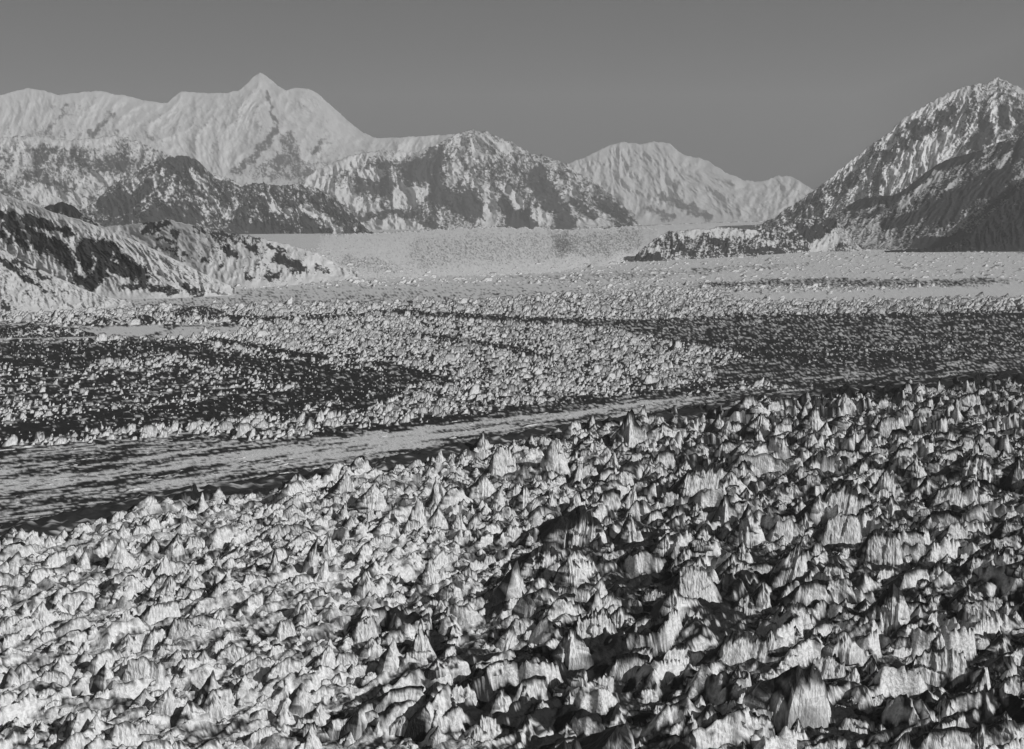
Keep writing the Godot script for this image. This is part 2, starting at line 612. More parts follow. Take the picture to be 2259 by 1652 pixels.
# One block of glacier ice: a jagged crest, a steep fluted face in front (+z) and a dirtier slope behind.
# wide x tall in metres; form: spike, fin, block, dome, wall, wedge, mound; dirt 0..1
func serac_mesh(form: String, wide: float, tall: float, dirt: float, nt: int, nk: int, sd: int, m: Material, flat_faces := false, chop := 1.0, slant := 0.13) -> ArrayMesh:
	var f: Dictionary = {
		"spike": {"len": 0.20, "front": 0.30, "back": 0.50, "jag": 0.22, "curve": 1.05, "side": 0.34, "drop": 0.22},
		"fin": {"len": 0.42, "front": 0.24, "back": 0.60, "jag": 0.30, "curve": 1.6, "side": 0.30, "drop": 0.35},
		"block": {"len": 0.62, "front": 0.17, "back": 0.75, "jag": 0.13, "curve": 1.8, "side": 0.18, "drop": 0.10},
		"dome": {"len": 0.36, "front": 0.34, "back": 0.70, "jag": 0.10, "curve": 0.62, "side": 0.30, "drop": 0.28},
		"wall": {"len": 0.74, "front": 0.16, "back": 0.60, "jag": 0.26, "curve": 1.7, "side": 0.13, "drop": 0.20},
		"wedge": {"len": 0.34, "front": 0.42, "back": 0.50, "jag": 0.08, "curve": 1.0, "side": 0.33, "drop": 0.42},
		"mound": {"len": 0.50, "front": 0.46, "back": 0.90, "jag": 0.16, "curve": 0.9, "side": 0.27, "drop": 0.30},
	}[form]
	var r := RandomNumberGenerator.new()
	r.seed = sd
	var len: float = f.len * wide
	var front: float = f.front * lerpf(wide, tall, 0.55)
	var back: float = f.back * lerpf(wide, tall, 0.5)
	var sider: float = f.side * wide
	var peak := r.randf_range(-0.35, 0.35)
	var lean := Vector2(r.randf_range(-0.16, 0.16), r.randf_range(-0.10, 0.12)) * tall
	lean.x += slant * tall
	var tilt := r.randf_range(-0.16, 0.16)
	var bulge := r.randf_range(0.72, 1.15)
	var cap := r.randf_range(0.04, 0.26) * lerpf(0.7, 1.3, dirt)
	var off := r.randf() * 900.0
	var n1 := noise("flute", 1.0, 2)
	var n3 := noise("chunks", 1.0, 3)
	var nc := noise("facets", 1.0, 1, FastNoiseLite.TYPE_CELLULAR)
	nc.cellular_return_type = FastNoiseLite.RETURN_CELL_VALUE
	var unit := maxf(wide, tall)
	var fl := lerpf(0.10, 0.30, smoothstep(0.1, 0.5, dirt))
	var v := PackedVector3Array()
	var c := PackedColorArray()
	var info := PackedVector2Array()
	var left_shade := PackedFloat32Array()
	for k in nk + 1:
		var t := float(k) / nk
		for i in nt:
			var a := float(i) / nt
			var s := 0.0
			var ang := 0.0 # 0 = front
			if a < 0.42:
				s = 0.5 - a / 0.42
			elif a < 0.52:
				s = -0.5
				ang = -(a - 0.42) / 0.10 * PI
			elif a < 0.90:
				s = -0.5 + (a - 0.52) / 0.38
				ang = PI
			else:
				s = 0.5
				ang = PI - (a - 0.90) / 0.10 * PI
			var fz := cos(ang)
			var sx := s * len
			var along := s * 2.0
			# crest
			var cr: float = 1.0 - f.drop * pow(absf(along - peak) / (1.0 + absf(peak)), 1.3)
			cr -= f.jag * (0.5 + 0.5 * nc.get_noise_2d(sx / unit * 7.0 + off, 0.3)) * 0.6
			cr -= f.jag * 0.9 * absf(n1.get_noise_1d(sx / unit * 5.0 + off))
			cr += tilt * along * 0.5
			cr = maxf(cr, 0.25)
			var reach: float = front * maxf(fz, 0.0) * absf(fz) + back * maxf(-fz, 0.0) * absf(fz) + sider * (1.0 - fz * fz)
			var per := sx + sin(ang) * sider * 1.2 + (7.0 if fz < 0.0 else 0.0)
			var flute := n1.get_noise_1d(per / unit * 6.5 + off) + 0.55 * n1.get_noise_1d(per / unit * 15.0 + off * 1.3) + 0.3 * n1.get_noise_1d(per / unit * 33.0 + off)
			var curve: float = bulge * (f.curve if fz > -0.2 else lerpf(f.curve, 1.0, 0.6))
			var q := 0.10 * t + 0.90 * pow(t, curve)
			var o := reach * q * (1.0 + fl * flute * minf(t * 4.0, 1.0))
			var px := sx + sin(ang) * o
			var pz := fz * o
			var y: float = tall * cr * (1.0 - t)
			# broken facets
			var ch := nc.get_noise_3d(px / unit * 3.6 + off, y / unit * 2.2, pz / unit * 3.6)
			var rn := n3.get_noise_3d(px / unit * 5.0, y / unit * 4.0 + off, pz / unit * 5.0)
			var mid := sin(minf(t * 1.15 + 0.05, 1.0) * PI)
			px += sin(ang) * (0.05 * ch + 0.04 * rn) * unit * mid * chop
			pz += fz * (0.075 * ch + 0.045 * rn) * unit * mid * chop
			y += 0.03 * rn * unit * (1.0 - t)
			var up: float = y / tall
			px += lean.x * up
			pz += lean.y * up
			if k == nk:
				y = -0.22 * tall - 0.6
				px *= 1.06
				pz *= 1.06
			v.append(Vector3(px, y, pz - back * 0.12))
			info.append(Vector2(per / unit, fz))
			left_shade.append(maxf(-sin(ang), 0.0) + 0.35 * maxf(-s, 0.0))
	var ix := PackedInt32Array()
	for k in nk:
		for i in nt:
			var a := k * nt + i
			var b := k * nt + (i + 1) % nt
			ix.append_array([a, a + nt, b, b, a + nt, b + nt])
	# normals first, then dirt by where it can lie, plus painted shade at left and foot
	var n := PackedVector3Array()
	n.resize(v.size())
	for t in range(0, ix.size(), 3):
		var a := v[ix[t]]
		var fnm := (v[ix[t + 2]] - a).cross(v[ix[t + 1]] - a)
		n[ix[t]] += fnm
		n[ix[t + 1]] += fnm
		n[ix[t + 2]] += fnm
	for i in nt: # the crest is one sharp line
		n[i] = n[i + nt]
	for i in n.size():
		n[i] = n[i].normalized()
	for i in v.size():
		var p := v[i]
		var t := float(i / nt) / nk
		var per := info[i].x
		var fr := info[i].y
		var sm := n3.get_noise_3d(p.x / unit * 4.0 + off, p.y / unit * 4.0, p.z / unit * 4.0)
		var flat := smoothstep(0.42, 0.80, n[i].y + 0.35 * sm)
		var wash := n1.get_noise_1d(per * 17.0 + off * 2.0) * 0.6 + n1.get_noise_1d(per * 41.0 + off) * 0.55 + 0.28 * sm + 0.12 * n1.get_noise_1d(per * 5.0 + off)
		var s := lerpf(0.42, 1.05, dirt) * flat
		s += smoothstep(0.30 - 0.42 * dirt, 0.62 - 0.30 * dirt, wash) * lerpf(0.30, 0.85, dirt) * lerpf(1.0, 0.72, t)
		s += (1.0 - smoothstep(cap * 0.5, cap * 1.3, t + 0.20 * sm + 0.16 * wash + 0.10 * info[i].y - 0.10)) * lerpf(0.75, 0.95, dirt)
		s += smoothstep(0.72, 1.0, t + 0.1 * sm) * lerpf(0.35, 0.7, dirt) * (0.8 + sm)  # darker foot: dirt, and gap shade painted into the colour
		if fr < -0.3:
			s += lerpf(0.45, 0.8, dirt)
		s += left_shade[i] * lerpf(0.55, 0.8, dirt) * (0.8 + sm)  # left flank darkened in the colour, as painted shade
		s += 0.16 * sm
		var tone := lerpf(ICE, DIRT_SHADE, smoothstep(0.08, 0.92, s))
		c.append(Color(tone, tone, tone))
	if flat_faces:
		var fv := PackedVector3Array()
		var fc := PackedColorArray()
		var fx := PackedInt32Array()
		for i in ix.size():
			fv.append(v[ix[i]])
			fc.append(c[ix[i]])
			fx.append(i)
		return mesh_of(fv, fc, fx, m)
	return mesh_of(v, c, ix, m, n)

# surveyed seracs: x, top, foot, width (2953 units over the frame), form, dirt | name | where
const HEROES := """
1602 1258 1372 92 spike 0.1|tall sharp twin ice pinnacle|highest of those right below the moraine
1452 1287 1378 78 wall 0.2|ribbed white ice tower|with two rounded tops near the moraine
1268 1376 1472 72 fin 0.15|lean white ice ridge|with a dark hollow to its left, below the moraine
1063 1408 1474 100 wedge 0.1|broad white ice pyramid|behind the many small blades on the left
984 1370 1442 58 dome 0.35|white-capped ice dome|standing alone against the moraine
1385 1378 1444 92 dome 0.3|grooved round ice dome|between two pointed blades
1435 1402 1475 48 spike 0.05|narrow bright ice blade|with a black left side, in the row of blades
1510 1398 1476 64 spike 0.35|striped ice horn|leaning left in the row of blades
1592 1424 1490 72 fin 0.3|striped grey ice fin|at the right end of the row of blades
1206 1444 1542 50 wall 0.3|tall leaning grey ice column|with a shaded left wall
1256 1463 1524 68 wedge 0.1|smooth white ice face|just right of a leaning column
1322 1488 1558 66 fin 0.25|grooved ice tooth pair|in front of the round dome
1815 1398 1468 72 spike 0.45|dark-striped ice horn|in the middle of the dirty right field
1650 1488 1598 190 mound 0.85|wide black ribbed ice slope|covered in dirt, in the centre of the ice field
1900 1226 1288 100 dome 0.4|rounded dusty ice hump|close under the moraine, right of centre
1768 1308 1380 78 wedge 0.15|white slanted ice slab|behind the dirty right field
1685 1333 1398 76 wall 0.3|grooved ice bank|right of the sharp twin pinnacle
990 1443 1502 42 spike 0.05|small bright ice flame|left of the broad white pyramid
2343 1184 1274 112 wedge 0.15|great pale ice peak|largest below the moraine on the right
2372 1230 1283 58 wedge 0.0|bright three-sided ice block|leaning on the foot of the great pale peak
2556 1210 1268 56 block 0.2|smooth grey ice block|standing right of the great pale peak
2182 1205 1258 80 dome 0.5|dark-topped ice hump|left of the great pale peak
2792 1138 1194 74 wall 0.35|shaded fluted ice face|beside the moraine near the right edge
2614 1156 1192 42 block 0.1|little square ice tower|on the skyline under the moraine, right
2236 1163 1206 54 wall 0.15|white toothed ice bank|touching the moraine on the right
2008 1343 1452 120 wall 0.7|dark fluted triple ice columns|right of the black ribbed slope
2266 1308 1350 52 dome 0.1|round white ice boulder|in rubble behind the dirty field
2196 1283 1330 58 wall 0.4|fluted ice stub|behind a round white boulder
2526 1322 1354 90 mound 0.3|low smooth ice hump|behind the split peak
2808 1326 1408 165 mound 0.55|big sloping dusty ice mound|near the right edge below the moraine
2412 1393 1502 100 wall 0.65|dirt-striped leaning ice tower|left of the split ice peak
2556 1369 1458 120 fin 0.45|split ice peak|dark on the left side and white on the right
2727 1413 1480 80 wall 0.2|white fluted ice wall|on the slope right of the split peak
2150 1476 1580 110 wedge 0.3|large smooth ice cone|with a deeply shaded left flank
2422 1505 1588 118 block 0.0|bulging white ice block|like a loaf, in the right half
2545 1545 1638 112 block 0.4|flat-topped grooved ice block|in front of a white loaf-shaped block
2652 1519 1578 66 dome 0.2|rounded pale ice boss|right of the flat-topped block
2268 1578 1706 130 spike 0.35|half-black half-white ice peak|in the middle of the right field
2008 1664 1766 125 block 0.15|large white ice slab|with a shaded left edge, centre right
2852 1628 1708 135 wall 0.35|broad grooved ice bastion|near the right edge
2560 1704 1812 120 dome 0.65|dark ribbed ice dome|in the lower right field
2122 1838 1950 150 wall 0.35|wide white fluted ice cliff|with dark drip streaks, lower centre right
2492 1807 1868 70 fin 0.5|striped ice fang|below the dark ribbed dome
2375 1904 1974 100 wall 0.3|pale grooved ice cliff|right of the wide fluted cliff
2293 1742 1808 78 wall 0.35|grooved ice step|between two large cliffs in the right field
1998 2017 2074 78 wedge 0.0|lone white ice wedge|at the bottom edge, right of centre
2362 2017 2064 56 dome 0.05|white egg-shaped ice boulder|near the bottom edge
2373 2051 2093 42 dome 0.05|smaller white ice boulder|right in front of the egg-shaped boulder
2456 2088 2126 88 block 0.2|low white ice ledge|at the bottom edge on the right
2146 2108 2159 150 wall 0.5|long grooved ice front|along the bottom edge
2876 1775 1822 60 wedge 0.05|bright ice flake|in the dirty slope at the right edge
2702 1886 1994 160 wall 0.75|wide dark fluted ice rampart|in the lower right corner field
2906 1972 2034 84 wall 0.25|pale fluted ice end wall|at the right edge near the bottom
2103 1946 1988 72 mound 0.1|smooth white ice swell|under the wide fluted cliff
2451 1941 1992 72 wedge 0.1|leaning white ice plate|right of the pale grooved cliff
503 1543 1604 58 dome 0.35|black-rimmed ice arch|in the left field
437 1553 1600 46 dome 0.55|dark rounded ice knob|left of the black-rimmed arch
160 1601 1644 64 block 0.1|square white ice block|with a black left side, at the far left
888 1558 1686 46 spike 0.05|tall narrow ice needle|in the left middle of the ice field
792 1611 1692 58 wedge 0.05|half-round white ice fin|with a dark cave on its left
626 1615 1690 50 spike 0.4|shadowed ice spike|left of the half-round fin
948 1554 1630 60 fin 0.1|white ice sail|right of the tall narrow needle
922 1635 1706 92 wedge 0.05|broad white ice foot|in front of the tall narrow needle
467 1603 1662 58 fin 0.25|bent white ice tusk|below the black-rimmed arch
468 1752 1808 112 block 0.05|long white ice loaf|in the left field
474 1663 1712 78 dome 0.3|dark-edged ice bowl|above the long white loaf
622 1775 1833 54 fin 0.3|grooved ice shard|right of the long white loaf
436 1815 1866 52 spike 0.05|bright ice tooth|below the long white loaf
928 1894 1954 76 dome 0.1|smooth white ice bell|in the lower left half
819 2027 2088 66 wedge 0.0|clean white ice pyramid|near the bottom on the left
797 1873 1914 52 block 0.05|small white ice cube|left of the smooth bell
38 1838 1878 60 block 0.15|white ice lump|at the left edge, halfway down the field
305 2005 2042 88 block 0.1|low white ice bench|near the bottom left
97 2128 2164 48 spike 0.0|white ice tip|in the bottom left corner
485 2132 2166 86 wedge 0.0|flat white ice triangle|on the bottom edge, left
518 2036 2073 38 spike 0.0|little ice sail|above the bottom edge, left
777 2102 2144 120 wall 0.05|white ice parapet|on the bottom edge left of centre
214 1532 1554 32 dome 0.0|small white ice cap|where the moraine meets the left field
1055 1792 1856 72 block 0.25|white ice stump|with grooved front, below the centre
1216 1802 1904 74 fin 0.5|dark-backed ice crest|right of the white stump
1240 1624 1702 78 wedge 0.05|big clean ice shoulder|left of the dark dome in the centre
1715 1786 1884 125 wall 0.5|fluted ice wedge|striped black and white, in the centre of the dirty field
1560 1588 1664 150 mound 0.9|dark dirt-covered ice dome|in the very middle of the ice field
1400 1714 1764 40 block 0.1|left small ice post|of two standing in front of the dark dome
1438 1722 1770 42 block 0.05|right small ice post|of two standing in front of the dark dome
1330 2000 2068 108 wall 0.35|broad drip-streaked ice wall|near the bottom centre
1412 2073 2133 70 block 0.3|bright notch-topped ice stub|on the bottom edge at the centre
1580 1962 1998 46 wedge 0.1|small white ice gable|in the dark lower centre
1729 1972 2024 72 wall 0.35|grooved ice gate|in a row of pillars, lower centre
1867 1988 2016 60 mound 0.05|low white ice hump|right of a row of pillars
1836 1870 1930 82 wall 0.4|curved fluted ice bank|left of the wide fluted cliff
1509 1798 1820 28 spike 0.0|tiny white ice tooth|alone on a black ice slope
"""

const NOUNS := {"spike": "ice spike", "fin": "ice fin", "block": "ice block", "dome": "ice dome", "wall": "ice wall", "wedge": "ice wedge", "mound": "ice mound"}

func tone_of(dirt: float) -> String:
	return "clean white" if dirt < 0.16 else ("dusty" if dirt < 0.4 else ("dirt-streaked" if dirt < 0.62 else "dark dirty"))

func dirt_at(x: float, z: float) -> float:
	return look(chart_dirt, to_chart(x, z))

func seracs() -> void:
	var m := grained(surface(0.62, 0.35), Vector3(0.085, 0.028, 0.085), 0.76, 14.0, 11)
	m.resource_name = "serac_ice"
	var spots := [] # [Vector2, radius]
	var marks := []
	for l in HEROES.split("\n", false):
		var cells := l.split("|")
		var w := cells[0].split(" ", false)
		var px := float(w[0]) / 1.30780
		var py := float(w[2]) / 1.30780
		var foot := gp(px, py)
		var far := sqrt(foot.x * foot.x + foot.z * foot.z + CAM_H * CAM_H)
		var scale_m := far / FOCAL / 1.30780
		var dip := asin(CAM_H / far)
		var wide := float(w[3]) * scale_m * 1.1
		var tall := (float(w[2]) - float(w[1])) * scale_m / cos(dip) * 1.12
		var form: String = w[4]
		var dirt := float(w[5])
		var front := Vector3(foot.x, 0, foot.z).normalized()
		var pos := foot + front * wide * 0.22
		pos.y = ground_at(pos.x, pos.z) * 0.4 - 0.4
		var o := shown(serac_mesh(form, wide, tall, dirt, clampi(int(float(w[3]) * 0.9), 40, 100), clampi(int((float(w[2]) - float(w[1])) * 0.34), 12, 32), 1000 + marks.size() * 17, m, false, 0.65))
		put(o, "serac", cells[1] + ", " + cells[2], "serac", "seracs of the foreground ice field")
		o.position = pos
		o.rotation.y = atan2(-pos.x, -pos.z) * -1.0 * 0.0 + atan2(-pos.x, -pos.z) + PI * 0.0 + rng.randf_range(0.05, 0.45)
		spots.append([Vector2(pos.x, pos.z), wide * 0.5])
		marks.append([cells[1], pos, wide, tall, dirt, form])
	# the next seracs round each of them
	var kinds := []
	for f in ["spike", "fin", "block", "wall", "wedge", "dome", "fin", "spike"]:
		for dd in [0.08, 0.35, 0.65]:
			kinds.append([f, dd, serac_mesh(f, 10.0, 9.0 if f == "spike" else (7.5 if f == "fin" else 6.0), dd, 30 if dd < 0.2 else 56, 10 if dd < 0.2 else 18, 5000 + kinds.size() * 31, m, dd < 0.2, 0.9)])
	var made := 0
	for k in marks.size():
		var mk = marks[k]
		var pos: Vector3 = mk[1]
		var out := Vector3(pos.x, 0, pos.z).normalized()
		var side := Vector3(-out.z, 0, out.x)
		var ways := {"just left of": -side, "just right of": side, "behind": out, "in front of": -out}
		for way in ways:
			if made >= 205:
				break
			var size: float = clampf(mk[2] * rng.randf_range(0.45, 0.72), 4.5, 15.0)
			var step: float = (mk[2] + size) * (0.52 if way.begins_with("just") else 0.95) * rng.randf_range(1.0, 1.2)
			var p: Vector3 = pos + (ways[way] as Vector3) * step + side * rng.randf_range(-0.15, 0.15) * size
			var p2 := Vector2(p.x, p.z)
			var q := survey(p.x, 0, p.z)
			if q.x < 10.0 or q.x > 2248.0 or q.y > 1648.0 or look(chart_near, to_chart(p.x, p.z)) < 0.99 or look(chart_teeth, to_chart(p.x, p.z)) < 0.7:
				continue
			var clash := false
			for s in spots:
				if p2.distance_to(s[0]) < (s[1] + size * 0.5) * 0.85:
					clash = true
					break
			if clash:
				continue
			var want := clampf(dirt_at(p.x, p.z) * 0.9 + rng.randf_range(-0.18, 0.12), 0.0, 0.9)
			var best = kinds[0]
			var pick := rng.randi() % 8
			best = kinds[pick * 3 + (0 if want < 0.24 else (1 if want < 0.5 else 2))]
			var o := shown(best[2])
			var sc := size / 10.0
			p.y = ground_at(p.x, p.z) * 0.5 - 0.3
			var stout := rng.randf_range(0.85, 1.25)
			put(o, "serac", "smaller %s %s %s the %s" % [tone_of(best[1]), NOUNS[best[0]], way, mk[0]], "serac", "seracs of the foreground ice field")
			o.position = p
			o.rotation.y = atan2(-p.x, -p.z) + rng.randf_range(-0.25, 0.75)
			o.scale = Vector3(sc * (-1.0 if false else 1.0), sc * stout, sc)
			spots.append([p2, size * 0.5])
			made += 1
	print("individual seracs ", marks.size() + made)
	scatter(spots, m)

# the countless smaller ones
func scatter(spots: Array, m: Material) -> void:
	var grid := {}
	for s in spots:
		var c: Vector2 = s[0]
		var rr: float = s[1] * 2.2
		for gx in range(int(floor((c.x - rr) / 6.0)), int(floor((c.x + rr) / 6.0)) + 1):
			for gz in range(int(floor((c.y - rr) / 6.0)), int(floor((c.y + rr) / 6.0)) + 1):
				var key := Vector2i(gx, gz)
				if not grid.has(key):
					grid[key] = []
				grid[key].append(s)
	var holder := Node3D.new()
	put(holder, "small_seracs", "countless small seracs packed over the whole glacier between the larger ones", "ice blocks", "", "stuff")
	var near_kinds := []
	for f in ["spike", "fin", "wedge", "wall", "mound", "block"]:
		for dd in [0.06, 0.35, 0.7]:
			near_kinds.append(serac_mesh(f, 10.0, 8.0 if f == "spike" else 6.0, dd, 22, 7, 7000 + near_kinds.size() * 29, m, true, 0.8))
	var far_kinds := []
	for f in ["wedge", "fin", "block", "fin", "fin", "spike"]:
		for dd in [0.08, 0.45, 0.9]:
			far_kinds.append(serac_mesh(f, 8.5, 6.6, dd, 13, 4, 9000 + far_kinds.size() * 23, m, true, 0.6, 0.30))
	var near_sets := []
	var far_sets := []
	for i in near_kinds.size():
		near_sets.append([])
	for i in far_kinds.size():
		far_sets.append([])
	var clump := noise("clump", 40.0, 2)
	var rows_of := noise("rows", 13.0, 2)
	var r := 175.0
	var total := 0
	while r < 4600.0:
		var gap := 4.0 if r < 740.0 else lerpf(4.0, 10.5, smoothstep(740.0, 3200.0, r))
		var across := int(2.0 * sin(deg_to_rad(27.0)) * r / gap)
		for i in across:
			var a := deg_to_rad(-27.0 + 54.0 * (i + rng.randf_range(-0.45, 0.45)) / across)
			var rr := r + gap * rng.randf_range(-0.45, 0.45)
			var x := sin(a) * rr
			var z := -cos(a) * rr
			var q := to_chart(x, z)
			var ne := look(chart_near, q)
			var te := look(chart_teeth, q)
			var dd := look(chart_dirt, q)
			var cl := clump.get_noise_2d(x, z)
			var flake := false
			if ne < 0.5 and te < 0.2 and rr < 1300.0:
				te = 0.16
				cl = -0.3
				flake = true
			var u := x * FLOW.x + z * FLOW.y
			var w := -x * FLOW.y + z * FLOW.x
			var row := rows_of.get_noise_2d(u * 0.30, w) # they stand in broken rows along the flow
			var chance := te * clampf(0.85 + 0.5 * cl, 0.2, 1.0) * lerpf(0.25, 1.0, smoothstep(-0.28, 0.05, row))
			if ne > 0.5:
				chance *= lerpf(1.0, 0.20, smoothstep(0.32, 0.62, dd))
			else:
				chance *= (1.0 - 0.65 * smoothstep(0.5, 0.95, dd + 0.25 * cl)) * lerpf(1.0, 0.25, smoothstep(1500.0, 2600.0, rr))
			if rng.randf() > chance:
				continue
			var p := Vector2(x, z)
			var blocked := false
			for s in grid.get(Vector2i(int(floor(x / 6.0)), int(floor(z / 6.0))), []):
				if p.distance_to(s[0]) < s[1] * 1.1 or p.distance_to(s[0] * (1.0 - s[1] * 1.1 / s[0].length())) < s[1] * 0.9:
					blocked = true
					break
			if blocked:
				continue
			var size := gap * (0.55 + 1.1 * pow(rng.randf(), 2.6)) * lerpf(0.7, 1.15, smoothstep(-0.2, 0.3, row)) * (1.0 + 0.5 * maxf(cl, 0.0))
			if r < 760.0:
				size *= lerpf(1.0, 1.7, smoothstep(0.3, 0.6, dd))
			if ne > 0.5 and rng.randf() < 0.05:
				size *= 1.9
			if ne < 0.5:
				size *= lerpf(1.0, 0.42, smoothstep(0.42, 0.72, dd))
			var squat := lerpf(1.0, 0.5, smoothstep(1400.0, 2600.0, rr))
			var yaw := atan2(-x, -z) + rng.randf_range(-0.35, 0.95)
			if flake:
				squat = 0.22
				yaw = 0.66 + rng.randf_range(-0.2, 0.2)
			var sc := size / 10.0 * (1.3 if ne > 0.5 else 1.32)
			var b := Basis(Vector3.UP, yaw).scaled_local(Vector3(sc * rng.randf_range(0.8, 1.4) * (1.7 if flake else 1.0), sc * squat * rng.randf_range(0.7, 1.25), sc * rng.randf_range(0.85, 1.2)))
			var t := Transform3D(b, Vector3(x, ice_height(x, z, ne, te) - 0.10 * size, z))
			var want := dd + rng.randf_range(-0.22, 0.22)
			if ne > 0.5:
				near_sets[(rng.randi() % 6) * 3 + (0 if want < 0.30 else (1 if want < 0.52 else 2))].append(t)
			else:
				far_sets[(rng.randi() % 6) * 3 + (0 if want < 0.42 else (1 if want < 0.66 else 2))].append(t)
			total += 1
		r += gap * 0.9
	for i in near_kinds.size():
		multi(holder, near_kinds[i], near_sets[i])
	for i in far_kinds.size():
		multi(holder, far_kinds[i], far_sets[i])
	print("small seracs ", total)

func multi(holder: Node3D, me: Mesh, where: Array) -> void:
	if where.is_empty():
		return
	var mm := MultiMesh.new()
	mm.transform_format = MultiMesh.TRANSFORM_3D
	mm.mesh = me
	mm.instance_count = where.size()
	for i in where.size():
		mm.set_instance_transform(i, where[i])
	var o := MultiMeshInstance3D.new()
	o.multimesh = mm
	o.name = numbered("ice_pieces")
	o.set_meta("kind", "stuff")
	holder.add_child(o, true)


func _ready() -> void:
	rng.seed = 7
	# camera
	var cam := Camera3D.new()
	cam.name = "camera"
	cam.position = Vector3(0, CAM_H, 0)
	cam.rotation.x = -pitch
	cam.fov = rad_to_deg(2.0 * atan(826.0 / FOCAL))
	cam.near = 1.0
	cam.far = 60000.0
	add_child(cam)
	# air and light
	var sky := ProceduralSkyMaterial.new()
	sky.sky_top_color = Color(0.05, 0.05, 0.05).linear_to_srgb()
	sky.sky_horizon_color = Color(0.07, 0.07, 0.07).linear_to_srgb()
	sky.sky_curve = 0.3
	sky.ground_bottom_color = Color(0.05, 0.05, 0.05).linear_to_srgb()
	sky.ground_horizon_color = Color(0.07, 0.07, 0.07).linear_to_srgb()
	sky.sun_angle_max = 2.0
	var env := Environment.new()
	env.background_mode = Environment.BG_SKY
	env.sky = Sky.new()
	env.sky.sky_material = sky
	env.tonemap_mode = Environment.TONE_MAPPER_LINEAR
	env.tonemap_exposure = 1.0
	env.fog_enabled = true
	env.fog_density = 0.000055
	env.fog_light_color = Color(0.9, 0.9, 0.9)
	env.sdfgi_enabled = true
	env.ssao_enabled = true
	env.ssil_enabled = true
	var world := WorldEnvironment.new()
	world.name = "world"
	world.environment = env
	add_child(world)
	var sun := DirectionalLight3D.new()
	sun.name = "sun"
	sun.light_energy = 1.22
	sun.light_angular_distance = 0.5
	sun.shadow_enabled = true
	sun.directional_shadow_max_distance = 6000.0
	var el := deg_to_rad(29.0)
	var az := deg_to_rad(57.0)
	var to_sun := Vector3(sin(az) * cos(el), sin(el), cos(az) * cos(el))
	sun.look_at_from_position(Vector3.ZERO, -to_sun)
	add_child(sun)

	var t0 := Time.get_ticks_msec()
	draw_chart()
	print("chart ", Time.get_ticks_msec() - t0)
	ice()
	print("ice ", Time.get_ticks_msec() - t0)
	moraine()
	mountains()
	print("mountains ", Time.get_ticks_msec() - t0)
	seracs()
	var tris := 0
	for o in find_children("*", "MeshInstance3D", true, false):
		tris += o.mesh.surface_get_array_index_len(0) / 3
	print("seracs ", Time.get_ticks_msec() - t0)

